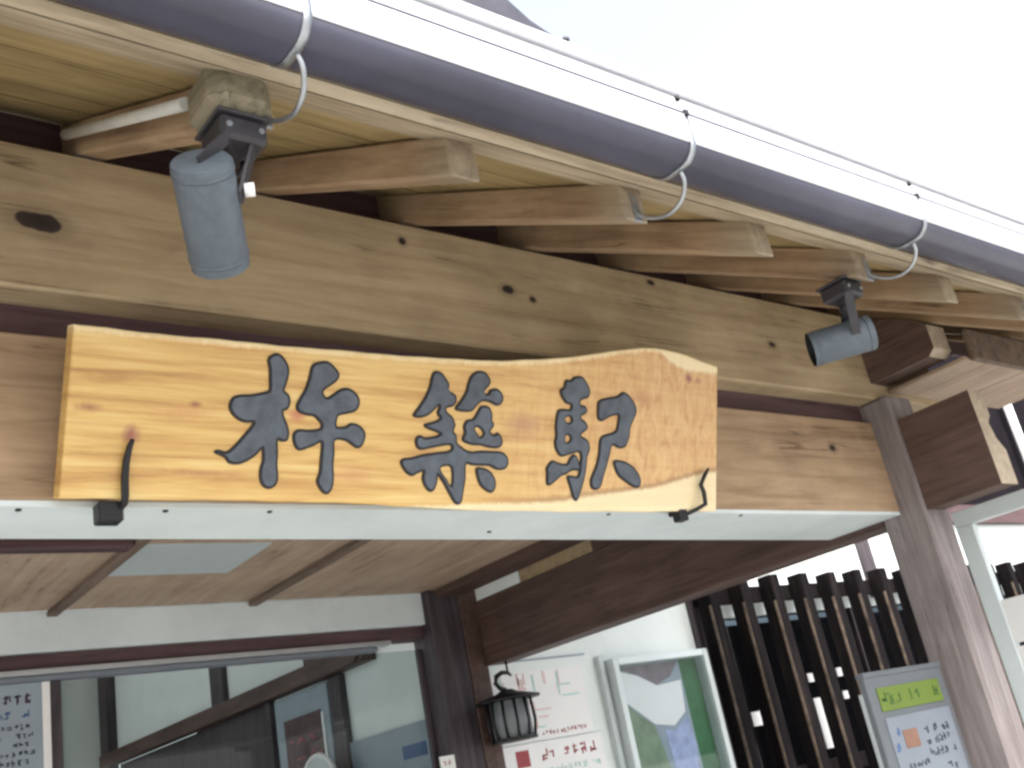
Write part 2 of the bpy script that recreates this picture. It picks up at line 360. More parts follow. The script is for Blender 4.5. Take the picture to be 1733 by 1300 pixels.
# narrow transom over the cross beam: white plaster then tan board
box('transom_panel', 3.51, 3.56, 4.20, 4.59, 0.9855, 1.06, M['plaster'], B)
box('transom_panel', 3.51, 3.56, 3.62, 4.195, 0.9855, 1.06, M['tan'], B)
box('transom_panel', 3.51, 3.56, 2.3, 3.615, 0.9855, 1.06, M['brown'], B)
# inner doorway: white transom beam, brown head, aluminium rail, inner post
tb = box('transom_beam', -1.2, 3.255, 4.66, 4.80, 0.893, 1.062, M['white'], B, .004)
box('door_head', -1.2, 3.20, 4.69, 4.80, 0.826, 0.892, M['brownx'], B, .003)
box('door_rail_and_shade', -1.2, 2.98, 4.665, 4.74, 0.802, 0.8255, M['alum'], B, .004)
box('door_rail_and_shade', -1.2, 2.90, 4.675, 4.74, 0.778, 0.799, M['slate'], B, .002)  # darker lower strip paints the shadow under the bright rail
box('inner_post', 3.20, 3.40, 4.605, 4.80, -H, 1.06, M['darkz'], B, .006)
box('post_trim', 3.402, 3.523, 4.602, 4.80, -H, 1.06, M['brown'], B, .004)
# main wall right of the post: plaster, dark studs, lattice window opening
box('plaster_wall', 3.522, 5.28, 4.70, 4.82, -H, 1.45, M['plaster'], B)
box('plaster_wall', 5.38, 16, 4.70, 4.82, 0.80, 1.45, M['plaster'], B)
box('wall_post', 5.282, 5.378, 4.66, 4.82, -H, 1.45, M['darkz'], B, .004)
for x in (7.40, 10.6, 13.4):
    box('wall_stud', x, x + .17, 4.672, 4.70, 0.86, 1.45, M['darkz'], B, .003)
box('wall_plate', 3.66, 16, 4.64, 4.85, 1.45, 1.62, M['brownx'], B, .004)
box('upper_wall', 3.66, 16, 4.70, 4.85, 1.62, 3.4, M['darkwall'], B)  # dark panel stands in for the shaded underside of the eave
box('window_pane', 5.38, 16, 4.74, 4.745, -H, 0.80, M['winglass'], B)
box('window_rail', 5.38, 16, 4.70, 4.76, -.62, -.52, M['darkz'], B, .003)
for x in (7.1, 8.9, 10.7, 12.5): box('window_stile', x, x + .06, 4.71, 4.77, -H, 0.80, M['darkz'], B, .003)
# room behind the lattice and waiting room behind the glass doors
box('room_floor', -3, 16, 4.85, 10.1, -H + .004, -H + .05, M['paving'], B)
box('room_ceiling', -3, 16, 4.85, 10.1, 3.20, 3.26, M['ceil'], B)  # raised above the walls; unseen open gap added to let sky light in
box('inner_wall', 3.30, 3.40, 4.82, 10.0, 0.90, 2.2, M['plaster'], B)
box('inner_wall', 3.302, 3.40, 4.82, 6.69, -H, 0.90, M['plaster'], B)
box('far_wall', -3, 3.30, 10.0, 10.1, -H, 2.2, M['plaster'], B)
box('room_wall', 3.41, 16, 8.2, 8.3, -H, 1.30, M['brownx'], B)
box('inner_beam', 3.20, 3.299, 5.35, 10.0, 0.845, 0.955, M['brown'], B, .004)
prism('beam_bracket', [(5.33, .955), (5.36, .90), (5.42, .85), (5.98, .84), (6.02, .90), (6.02, 1.03), (5.33, 1.03)], 'x', 3.185, 3.3, M['brown'], B)
box('inner_stud', 3.255, 3.301, 5.735, 5.87, -H, 0.84, M['darkz'], B, .003)
box('inner_stud', 3.255, 3.2995, 6.69, 6.76, -H, 0.844, M['darkz'], B, .003)
box('inner_stud', 3.255, 3.2995, 7.40, 7.62, 0.956, 2.2, M['darkz'], B, .003)
box('inner_stud', 3.21, 3.299, 9.78, 9.98, -H, 2.2, M['darkz'], B, .003)
box('dark_door', 3.31, 3.36, 6.76, 9.78, -H, 0.845, M['darkz'], B)
box('wall_strip', 2.50, 2.86, 9.96, 9.998, -H, 2.2, M['bluepaper'], B)
# glazed sliding doors
for k, (a, b) in enumerate(((-1.2, 1.365), (1.367, 3.198))):
    yy = 4.70 + .03 * k
    d = box('sliding_door', a, b, yy + .008, yy + .013, -H, 0.777, M['glass'], B)
    if k == 0:
        box('door_stile', 1.318, 1.364, yy, yy + .025, -H, 0.776, M['darkz'], d, .003)
        box('door_stile', -1.2, -1.14, yy, yy + .025, -H, 0.776, M['darkz'], d, .003)
        box('door_handle', 1.33, 1.35, yy - .012, yy, -.62, -.42, M['alum'], d, .003)
    else:
        box('door_stile', 3.17, 3.198, yy, yy + .025, -H, 0.776, M['darkz'], d, .003)

# ------------------------------------------------------------------ gutter with hangers
G = thing('eave_gutter', 'dark grey half round gutter with bright rim along the eave', 'gutter', (1.6, 1.1, 1.08))
GY, GZ, GR = 1.1, 1.147, .069
def arc(r, a0, a1, n): return [(GY + r * math.cos(a0 + (a1 - a0) * k / n), GZ + r * math.sin(a0 + (a1 - a0) * k / n)) for k in range(n + 1)]
def gprof(o):
    def q(cy, cz, r, a0, a1, n): return [(cy + r * math.cos(math.radians(a0 + (a1 - a0) * k / n)), cz + r * math.sin(math.radians(a0 + (a1 - a0) * k / n))) for k in range(n + 1)]
    return [(1.144 + o, 1.156), (1.144 + o, 1.13)] + q(1.094, 1.104, .05 + o, 0, -90, 12) + q(1.066, 1.092, .038 + o, -90, -180, 12) + [(1.028 - o, 1.10), (1.028 - o, 1.150)]
outer = gprof(0); inner = gprof(-.003)[::-1]
def strip_solid(name, prof, x0, x1, mat, parent):
    bm = bmesh.new(); n = len(prof)
    A = [bm.verts.new((x0, p[0], p[1] + H)) for p in prof]; C = [bm.verts.new((x1, p[0], p[1] + H)) for p in prof]
    for i in range(n):
        f = bm.faces.new((A[i], A[(i + 1) % n], C[(i + 1) % n], C[i])); f.smooth = True
    h = n // 2
    for i in range(h - 1):
        bm.faces.new((A[i], A[n - 1 - i], A[n - 2 - i], A[i + 1])); bm.faces.new((C[i + 1], C[n - 2 - i], C[n - 1 - i], C[i]))
    bmesh.ops.recalc_face_normals(bm, faces=bm.faces[:]); return link(name, bm, mat, parent)
strip_solid('trough', outer + inner, XL, XR + .1, M['gutter'], G)
bm = bmesh.new(); add_tube(bm, [(XL, 1.028, 1.153), (XR + .1, 1.028, 1.153)], .0048, 10); link('rim', bm, M['gutter'], G)
prism('front_strip', [(1.0275, 1.084), (1.0275, 1.150), (1.0245, 1.149), (1.0235, 1.12), (1.0245, 1.088)], 'x', XL, XR + .1, M['flash'], G)
def hanger(x):
    h = strip_solid('hanger', gprof(.0045) + gprof(.0008)[::-1], x, x + .014, M['zinc'], G)
    xm = x + .0085
    stem = [(xm + .002, 1.075, 1.050), (xm + .012, 1.080, 1.030), (xm + .022, 1.105, 1.008), (xm + .026, 1.145, 1.000), (xm + .022, 1.185, 1.012), (xm + .014, 1.212, 1.035), (xm + .008, 1.217, 1.06)]
    bm = bmesh.new()
    P = [Vector(p) for p in stem]; pts = []
    for i in range(len(P) - 1):
        p0, p1, p2, p3 = P[max(i - 1, 0)], P[i], P[i + 1], P[min(i + 2, len(P) - 1)]
        for t in (0, .25, .5, .75): pts.append(.5 * ((2 * p1) + (-p0 + p2) * t + (2 * p0 - 5 * p1 + 4 * p2 - p3) * t * t + (-p0 + 3 * p1 - 3 * p2 + p3) * t ** 3))
    pts.append(P[-1]); add_tube(bm, pts, .0046, 8); link('stem', bm, M['zinc'], h)
    box('nail_plate', xm + .004, xm + .026, 1.214, 1.2195, 1.02, 1.085, M['zinc'], h, .001)
    bm = bmesh.new(); add_box(bm, xm - .006, xm + .006, 1.019, 1.040, 1.146, 1.159, .001)
    add_tube(bm, [(xm - .004, 1.030, 1.186), (xm - .004, 1.031, 1.197)], .005, 8); link('clip', bm, M['black'], h)
    return h
for x in (-.225, .660, 1.487, 2.325, 3.175, 4.02, 4.86): hanger(x)

# ------------------------------------------------------------------ name board
L = math.sqrt(1 + .385 ** 2)
SM = Matrix(((1, 0, 0, 0), (0, 1 / L, -.385 / L, 1.95), (0, .385 / L, 1 / L, .655 + H), (0, 0, 0, 1)))
OUTLINE= [(0.5757,0.3272),(0.6696,0.3268),(0.775,0.3283),(0.9004,0.3301),(1.036,0.3332),(1.181,0.3367),(1.307,0.3413),(1.44,0.3462),(1.602,0.3576),(1.737,0.3738),(1.859,0.3953),(1.989,0.4212),(2.091,0.4417),(2.15,0.4479),(2.248,0.4428),(2.351,0.4288),(2.418,0.4193),(2.429,-0.0115),(2.147,-0.0152),(1.88,-0.017),(1.641,-0.0172),(1.461,-0.0143),(1.264,-0.0053),(1.057,-0.0013),(0.7977,-0.0011),(0.5731,-0.0021)]
CHAR_a = ([ [(0.9736,0.2976),(0.9814,0.3075),(0.9954,0.3116),(1.01,0.3012),(1.02,0.2836),(1.02,0.2651),(1.015,0.2462),(1.013,0.2342),(1.024,0.2258),(1.028,0.2129),(1.024,0.1982),(1.013,0.1922),(1.015,0.1805),(1.024,0.1626),(1.029,0.1472),(1.027,0.1313),(1.016,0.1282),(1.004,0.1302),(1.006,0.1016),(1.006,0.0757),(1.01,0.0498),(1.005,0.0341),(0.9913,0.0274),(0.9769,0.0348),(0.9708,0.0513),(0.9713,0.0693),(0.975,0.0849),(0.9718,0.1118),(0.9588,0.0984),(0.9405,0.0849),(0.9194,0.0765),(0.9005,0.0783),(0.8904,0.0893),(0.8701,0.0972),(0.8751,0.1012),(0.8938,0.0982),(0.9115,0.1129),(0.9291,0.1341),(0.9442,0.1528),(0.9489,0.1647),(0.9325,0.1637),(0.916,0.1678),(0.9018,0.1783),(0.8941,0.1931),(0.8997,0.21),(0.9154,0.217),(0.9425,0.2201),(0.9725,0.2284),(0.9811,0.2343),(0.9802,0.2564),(0.9782,0.2797)],
 [(1.078,0.2944),(1.095,0.3033),(1.113,0.3058),(1.131,0.2952),(1.143,0.2813),(1.137,0.2672),(1.123,0.2564),(1.107,0.2443),(1.107,0.2335),(1.118,0.2263),(1.135,0.237),(1.151,0.2478),(1.169,0.2512),(1.189,0.2411),(1.198,0.2252),(1.192,0.2069),(1.173,0.1987),(1.148,0.1922),(1.143,0.1818),(1.144,0.1643),(1.168,0.1662),(1.182,0.1741),(1.202,0.1698),(1.217,0.1546),(1.213,0.1323),(1.202,0.1222),(1.186,0.1289),(1.17,0.1371),(1.141,0.1365),(1.141,0.1073),(1.14,0.0803),(1.143,0.0535),(1.14,0.0292),(1.129,0.0183),(1.116,0.026),(1.105,0.0444),(1.11,0.0632),(1.111,0.09),(1.111,0.1302),(1.092,0.1234),(1.075,0.1164),(1.057,0.1112),(1.046,0.1217),(1.042,0.1413),(1.052,0.1524),(1.078,0.153),(1.105,0.158),(1.108,0.1689),(1.1,0.1779),(1.088,0.1865),(1.07,0.188),(1.052,0.1934),(1.046,0.2036),(1.053,0.2214),(1.064,0.2409),(1.072,0.267)] ],
 [  ])
CHAR_b = ([ [(1.396,0.3072),(1.415,0.3097),(1.429,0.2982),(1.441,0.2822),(1.435,0.267),(1.445,0.2655),(1.461,0.2582),(1.464,0.2456),(1.454,0.2335),(1.438,0.2296),(1.435,0.2209),(1.443,0.2129),(1.455,0.2052),(1.464,0.1873),(1.459,0.1729),(1.469,0.1621),(1.472,0.1452),(1.487,0.1345),(1.502,0.1272),(1.523,0.1247),(1.545,0.1279),(1.574,0.1283),(1.607,0.1282),(1.624,0.1201),(1.631,0.1057),(1.623,0.0902),(1.598,0.087),(1.576,0.095),(1.547,0.0954),(1.522,0.0954),(1.501,0.0967),(1.501,0.0611),(1.497,0.0327),(1.493,0.0071),(1.482,-0.0001),(1.47,0.0096),(1.453,0.0318),(1.435,0.0565),(1.42,0.0687),(1.419,0.0506),(1.412,0.0337),(1.401,0.0294),(1.387,0.0415),(1.38,0.0579),(1.381,0.0758),(1.362,0.0706),(1.349,0.0647),(1.332,0.0729),(1.318,0.0915),(1.324,0.1005),(1.347,0.1041),(1.379,0.1125),(1.419,0.1189),(1.45,0.1238),(1.46,0.1319),(1.454,0.1409),(1.428,0.138),(1.395,0.1309),(1.368,0.1264),(1.357,0.1369),(1.357,0.1507),(1.367,0.1562),(1.38,0.1519),(1.41,0.1568),(1.425,0.1648),(1.409,0.1707),(1.385,0.1772),(1.379,0.1837),(1.398,0.1891),(1.416,0.1963),(1.423,0.2032),(1.415,0.2102),(1.414,0.2175),(1.418,0.2268),(1.414,0.2335),(1.4,0.2199),(1.384,0.2077),(1.364,0.2009),(1.346,0.2039),(1.359,0.2227),(1.375,0.2461),(1.387,0.2721)],
 [(1.509,0.311),(1.527,0.3221),(1.549,0.3203),(1.565,0.2997),(1.548,0.2794),(1.542,0.2688),(1.562,0.2694),(1.567,0.2795),(1.588,0.2834),(1.605,0.2692),(1.604,0.2543),(1.59,0.2451),(1.567,0.2517),(1.543,0.2523),(1.528,0.2424),(1.514,0.2276),(1.496,0.2236),(1.465,0.2266),(1.478,0.2452),(1.494,0.2693),(1.5,0.2929)],
 [(1.542,0.2377),(1.564,0.2369),(1.574,0.22),(1.574,0.2054),(1.581,0.1941),(1.569,0.1775),(1.585,0.1695),(1.596,0.1751),(1.609,0.1605),(1.607,0.1458),(1.592,0.1398),(1.566,0.141),(1.546,0.1444),(1.522,0.1441),(1.501,0.148),(1.49,0.1552),(1.496,0.172),(1.492,0.1861),(1.501,0.2004),(1.519,0.2055),(1.532,0.2245)],
 [(1.536,0.0864),(1.562,0.0852),(1.581,0.0748),(1.593,0.0578),(1.593,0.0404),(1.583,0.03),(1.564,0.0369),(1.549,0.048),(1.54,0.065)] ],
 [ [(1.43,0.0857),(1.459,0.0867),(1.462,0.0432),(1.446,0.0597),(1.432,0.0746)],[(1.524,0.1845),(1.538,0.1853),(1.551,0.1727),(1.542,0.1636),(1.532,0.1711)] ])
CHAR_c = ([ [(1.815,0.3249),(1.83,0.3254),(1.845,0.3359),(1.869,0.3382),(1.885,0.3256),(1.898,0.3063),(1.895,0.2892),(1.879,0.283),(1.866,0.2771),(1.867,0.2639),(1.884,0.2611),(1.891,0.2505),(1.881,0.2412),(1.87,0.237),(1.872,0.2267),(1.886,0.2206),(1.895,0.2072),(1.883,0.1956),(1.873,0.1887),(1.874,0.1807),(1.896,0.1726),(1.905,0.1556),(1.903,0.141),(1.897,0.1292),(1.896,0.109),(1.893,0.0859),(1.887,0.0627),(1.877,0.0339),(1.866,0.0138),(1.853,0.0249),(1.844,0.0475),(1.833,0.0699),(1.837,0.0763),(1.862,0.0741),(1.871,0.0795),(1.875,0.0997),(1.877,0.117),(1.877,0.1328),(1.867,0.1418),(1.836,0.1348),(1.808,0.128),(1.791,0.142),(1.784,0.1614),(1.788,0.1785),(1.785,0.2038),(1.788,0.2345),(1.796,0.2464),(1.815,0.2483),(1.834,0.2501),(1.836,0.264),(1.819,0.2671),(1.803,0.2816),(1.797,0.2977),(1.808,0.3049)],
 [(1.838,0.1212),(1.852,0.1317),(1.865,0.1208),(1.871,0.1024),(1.869,0.0932),(1.853,0.0938),(1.838,0.0899),(1.825,0.0824),(1.809,0.0777),(1.787,0.0617),(1.769,0.052),(1.762,0.0596),(1.762,0.082),(1.76,0.0945),(1.777,0.1127),(1.796,0.1083),(1.819,0.1057),(1.832,0.109)],
 [(1.936,0.2793),(1.963,0.2887),(2.003,0.2968),(2.024,0.3094),(2.049,0.2996),(2.071,0.2776),(2.076,0.2599),(2.065,0.238),(2.054,0.2163),(2.052,0.1922),(2.045,0.1739),(2.035,0.1621),(2.014,0.1591),(1.998,0.1652),(1.986,0.1637),(1.98,0.1414),(1.971,0.1117),(1.96,0.0821),(1.95,0.0533),(1.934,0.0442),(1.919,0.0497),(1.916,0.0692),(1.924,0.0868),(1.935,0.1104),(1.942,0.1398),(1.944,0.1735),(1.955,0.1866),(1.984,0.1946),(2.003,0.2039),(2.009,0.2256),(2.009,0.248),(1.981,0.2441),(1.961,0.2346),(1.945,0.2283),(1.934,0.2358),(1.932,0.262)],
 [(2,0.1209),(2.032,0.1207),(2.067,0.109),(2.092,0.0889),(2.102,0.0681),(2.094,0.0535),(2.073,0.056),(2.043,0.0696),(2.018,0.0837),(2.005,0.1011)] ],
 [ [(1.817,0.2278),(1.832,0.2317),(1.839,0.2212),(1.828,0.2148),(1.817,0.2199)],[(1.819,0.1796),(1.83,0.183),(1.837,0.1725),(1.827,0.164),(1.819,0.1664)] ])

def smooth(pts, n=3, closed=True):
    out = []; c = len(pts); P = [Vector(p) for p in pts]
    for i in range(c):
        p0, p1, p2, p3 = P[i - 1], P[i], P[(i + 1) % c], P[(i + 2) % c]
        for k in range(n):
            t = k / n
            out.append(.5 * ((2 * p1) + (-p0 + p2) * t + (2 * p0 - 5 * p1 + 4 * p2 - p3) * t * t + (-p0 + 3 * p1 - 3 * p2 + p3) * t ** 3))
    return out
def area(p): return sum(p[i - 1].x * p[i].y - p[i].x * p[i - 1].y for i in range(len(p))) / 2
def offset(pts, d):
    """move a counter-clockwise outline inwards by d (clockwise holes grow by d)."""
    out = []; n = len(pts)
    for i in range(n):
        a = (pts[i] - pts[i - 1]); b = (pts[(i + 1) % n] - pts[i])
        na = Vector((-a.y, a.x)).normalized(); nb = Vector((-b.y, b.x)).normalized()
        s = (na + nb); s = s.normalized() if s.length > 1e-6 else na
        out.append(pts[i] + s * (d / max(.55, s.dot(na))))
    return out
# board: traced live edge, sawn ends; finer rim so the edges are eased
rim = [Vector(p) for p in OUTLINE][::-1]
if area(rim) < 0: rim = rim[::-1]
dense = []
for i in range(len(rim)):
    a, b = rim[i], rim[(i + 1) % len(rim)]; n = max(1, int((b - a).length / .03))
    for k in range(n):
        p = a.lerp(b, k / n)
        if (b - a).length < .3: p = p + Vector((0, .0009 * math.sin(p.x * 23) + .0006 * math.sin(p.x * 61)))
        dense.append(p)
bm = bmesh.new(); T = .045
rings = []
for d, yy in ((.006, 0.0), (.0015, .0015), (0, .006), (0, T - .006), (.006, T)):
    rings.append([bm.verts.new((p.x, yy, p.y)) for p in offset(dense, d)])
n = len(dense)
bm.faces.new(rings[0][::-1] if False else rings[0]); bm.faces.new(rings[-1][::-1])
for A, C in zip(rings, rings[1:]):
    for i in range(n): bm.faces.new((A[i], C[i], C[(i + 1) % n], A[(i + 1) % n]))
bmesh.ops.recalc_face_normals(bm, faces=bm.faces[:])
# the board's own timber: straight golden grain, red streaks, a curly orange right end, pale sapwood along the lower right edge
mt, nt, b = newmat('varnished_sign_timber'); tc = N(nt, 'ShaderNodeTexCoord'); sep = N(nt, 'ShaderNodeSeparateXYZ'); nt.links.new(tc.outputs['Object'], sep.inputs[0])
def mapped(sc):
    mp = N(nt, 'ShaderNodeMapping'); mp.inputs['Scale'].default_value = sc; nt.links.new(tc.outputs['Object'], mp.inputs[0]); return mp.outputs[0]
X, Z = sep.outputs[0], sep.outputs[2]
g1 = noise(nt, mapped((1.6, 6, 26)), 1.5, 6, .6, .5)
g2 = noise(nt, mapped((2.5, 12, 95)), 1.6, 4, .65, .3)
curl = noise(nt, mapped((26, 8, 9)), 1.6, 6, .7, 1.0)
col = ramp(nt, g1, [(.27, (.33, .155, .04)), (.40, (.52, .305, .09)), (.52, (.645, .425, .14)), (.70, (.72, .54, .22))]).outputs[0]
col = mix(nt, mth(nt, 'MULTIPLY', ramp(nt, g2, [(.45, (0, 0, 0)), (.7, (1, 1, 1))]).outputs[0], .5), col, (.50, .25, .075))
warm = N(nt, 'ShaderNodeMapRange'); warm.inputs[1].default_value = 1.35; warm.inputs[2].default_value = 2.15
nt.links.new(X, warm.inputs[0])
cc = ramp(nt, curl, [(.27, (.30, .135, .06)), (.42, (.54, .29, .12)), (.66, (.68, .455, .225))]).outputs[0]
col = mix(nt, mth(nt, 'MULTIPLY', warm.outputs[0], .75), col, cc)
def line_below(pts):
    """1 below a polyline given as (x, z) pairs."""
    fc = N(nt, 'ShaderNodeFloatCurve'); c = fc.mapping.curves[0]
    c.points[0].location = (0, pts[0][1] * 2 + .2); c.points[1].location = (1, pts[-1][1] * 2 + .2)
    for x, z in pts[1:-1]: c.points.new((x - .5) / 2, z * 2 + .2)
    c.points[0].location = ((pts[0][0] - .5) / 2, pts[0][1] * 2 + .2); c.points[-1].location = ((pts[-1][0] - .5) / 2, pts[-1][1] * 2 + .2)
    fc.mapping.update(); nt.links.new(mth(nt, 'DIVIDE', mth(nt, 'SUBTRACT', X, .5), 2.0), fc.inputs[1])
    zl = mth(nt, 'DIVIDE', mth(nt, 'SUBTRACT', fc.outputs[0], .2), 2.0)
    return mth(nt, 'SUBTRACT', mth(nt, 'ADD', Z, mth(nt, 'MULTIPLY', mth(nt, 'SUBTRACT', curl, .5), .02)), zl)
dist = line_below([(.5, -.02), (1.2, -.012), (1.64, .004), (1.776, .010), (1.92, .0285), (2.144, .0537), (2.314, .09), (2.45, .115)])
sap = N(nt, 'ShaderNodeMapRange'); sap.inputs[1].default_value = .004; sap.inputs[2].default_value = -.004; nt.links.new(dist, sap.inputs[0])
bark = ramp(nt, mth(nt, 'ABSOLUTE', mth(nt, 'SUBTRACT', dist, .004)), [(0, (1, 1, 1)), (.012, (0, 0, 0))]).outputs[0]
bx = N(nt, 'ShaderNodeMapRange'); bx.inputs[1].default_value = 1.5; bx.inputs[2].default_value = 1.8; nt.links.new(X, bx.inputs[0])
col = mix(nt, mth(nt, 'MULTIPLY', sap.outputs[0], .9), col, mix(nt, g1, (.70, .55, .30), (.86, .76, .5)))
col = mix(nt, mth(nt, 'MULTIPLY', mth(nt, 'MULTIPLY', bark, bx.outputs[0]), .6), col, (.22, .11, .05))
for (kx, kz, rx, rz, kc, s) in ((.614, .172, .022, .008, (.30, .10, .05), .8), (.822, .192, .012, .006, (.25, .08, .04), .85), (.80, .175, .06, .012, (.5, .22, .08), .5), (.697, .125, .014, .016, (.30, .09, .07), .9),
                              (2.289, .372, .013, .013, (.22, .06, .05), .9), (2.33, .368, .012, .008, (.3, .1, .07), .6), (1.05, .185, .02, .012, (.45, .12, .07), .75), (1.19, .06, .05, .02, (.5, .22, .1), .5), (.85, .055, .10, .006, (.36, .15, .06), .7), (.75, .32, .2, .004, (.5, .24, .08), .5),
                              (1.677, .2, .05, .03, (.40, .20, .12), .6), (2.1, .30, .05, .02, (.42, .18, .08), .5)):
    dx = mth(nt, 'DIVIDE', mth(nt, 'SUBTRACT', X, kx), rx); dz = mth(nt, 'DIVIDE', mth(nt, 'SUBTRACT', Z, kz), rz)
    d = mth(nt, 'SQRT', mth(nt, 'ADD', mth(nt, 'MULTIPLY', dx, dx), mth(nt, 'MULTIPLY', dz, dz)))
    d = mth(nt, 'ADD', d, mth(nt, 'MULTIPLY', mth(nt, 'SUBTRACT', curl, .5), 1.3))
    col = mix(nt, mth(nt, 'MULTIPLY', ramp(nt, mth(nt, 'MULTIPLY', d, .5), [(.12, (1, 1, 1)), (.75, (0, 0, 0))]).outputs[0], s), col, kc)
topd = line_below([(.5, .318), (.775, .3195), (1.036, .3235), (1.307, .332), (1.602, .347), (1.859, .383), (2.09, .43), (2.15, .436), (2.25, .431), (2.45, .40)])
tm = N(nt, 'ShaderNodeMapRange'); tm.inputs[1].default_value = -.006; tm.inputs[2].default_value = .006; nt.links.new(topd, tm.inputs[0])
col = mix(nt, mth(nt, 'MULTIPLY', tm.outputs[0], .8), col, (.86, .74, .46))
nt.links.new(col, b.inputs['Base Color']); b.inputs['Roughness'].default_value = .42; b.inputs['Coat Weight'].default_value = .25; b.inputs['Coat Roughness'].default_value = .2
bump(nt, b, g2, .12, .003)
sign = link('name_board', bm, mt); sign.matrix_world = SM
tag(sign, 'long varnished wooden name board with three carved grey characters above the entrance', 'sign')
def character(data):
    bm = bmesh.new(); outs, holes = data
    hol = [smooth(h, 3) for h in holes]; hol = [h if area(h) < 0 else h[::-1] for h in hol]
    for o in outs:
        o = smooth(o, 3); o = o if area(o) > 0 else o[::-1]; o = offset(o, -.0022)
        xs = [p.x for p in o]; zs = [p.y for p in o]
        mine = [h for h in hol if min(xs) < h[0].x < max(xs) and min(zs) < h[0].y < max(zs) and inside(h[0], o)]
        loops = [o] + mine; ins = [offset(o, .0055)] + [offset(h, .0045) for h in mine]
        flat = []
        for lp, il in zip(loops, ins):
            r0 = [bm.verts.new((p.x, .001, p.y)) for p in lp]; r1 = [bm.verts.new((p.x, -.0035, p.y)) for p in lp]; r2 = [bm.verts.new((p.x, -.0055, p.y)) for p in il]
            k = len(lp)
            for A, C in ((r0, r1), (r1, r2)):
                for i in range(k):
                    f = bm.faces.new((A[i], A[(i + 1) % k], C[(i + 1) % k], C[i])); f.material_index = 1  # dark rim paints the shadow of a carved recess
            flat += r2
        for tri in tessellate_polygon([[Vector((p.x, p.y, 0)) for p in il] for il in ins]):
            try: bm.faces.new([flat[i] for i in tri]).material_index = 0
            except ValueError: pass
    bmesh.ops.recalc_face_normals(bm, faces=bm.faces[:])
    for f in bm.faces:
        if f.material_index == 0 and f.normal.y > 0: f.normal_flip()
    o = link('carved_character', bm, (M['letter'], M['letter_shade'])); o.matrix_world = SM; o.parent = sign; o.matrix_parent_inverse = SM.inverted()
    return o
def inside(p, poly):
    c = False
    for i in range(len(poly)):
        a, b2 = poly[i - 1], poly[i]
        if (a.y > p.y) != (b2.y > p.y) and p.x < (b2.x - a.x) * (p.y - a.y) / (b2.y - a.y) + a.x: c = not c
    return c
for data in (CHAR_a, CHAR_b, CHAR_c): character(data)
# two iron hooks under the board and a wire stay behind its top
h = tube('iron_hook', [(.680, 1.97, .640), (.688, 1.955, .640), (.690, 1.942, .644), (.688, 1.930, .655), (.6875, 1.925, .69), (.688, 1.913, .72), (.692, 1.902, .745), (.696, 1.893, .757)], [.007, .007, .007, .0075, .0075, .007, .006, .004], M['black'])
tag(h, 'black iron hook holding the unlettered end of the name board beside the red knot', 'hook', 'iron hooks under the name board')
box('base_plate', .645, .692, 1.952, 1.99, .612, .652, M['black'], h, .003)
box('bolt_plate', .650, .688, 1.985, 2.001, .640, .654, M['black'], h, .002)
h = tube('iron_hook', [(2.285, 1.965, .636), (2.30, 1.955, .637), (2.328, 1.94, .646), (2.352, 1.925, .657), (2.350, 1.918, .69), (2.342, 1.915, .712), (2.352, 1.902, .735), (2.368, 1.895, .755)], [.006, .006, .006, .007, .007, .0065, .006, .004], M['black'])
tag(h, 'black iron hook with a bent tip on the pale sapwood corner of the name board', 'hook', 'iron hooks under the name board')
box('base_plate', 2.265, 2.30, 1.952, 1.985, .618, .652, M['black'], h, .003)
box('bolt_plate', 2.268, 2.298, 1.98, 2.001, .640, .654, M['black'], h, .002)
for x in (.60, 2.38):
    w = tube('stay_wire', [(x + .06, 1.91, .90), (x + .06, 1.95, .905), (x + .06, 2.002, .90)], .004, M['black'], sign, 6)

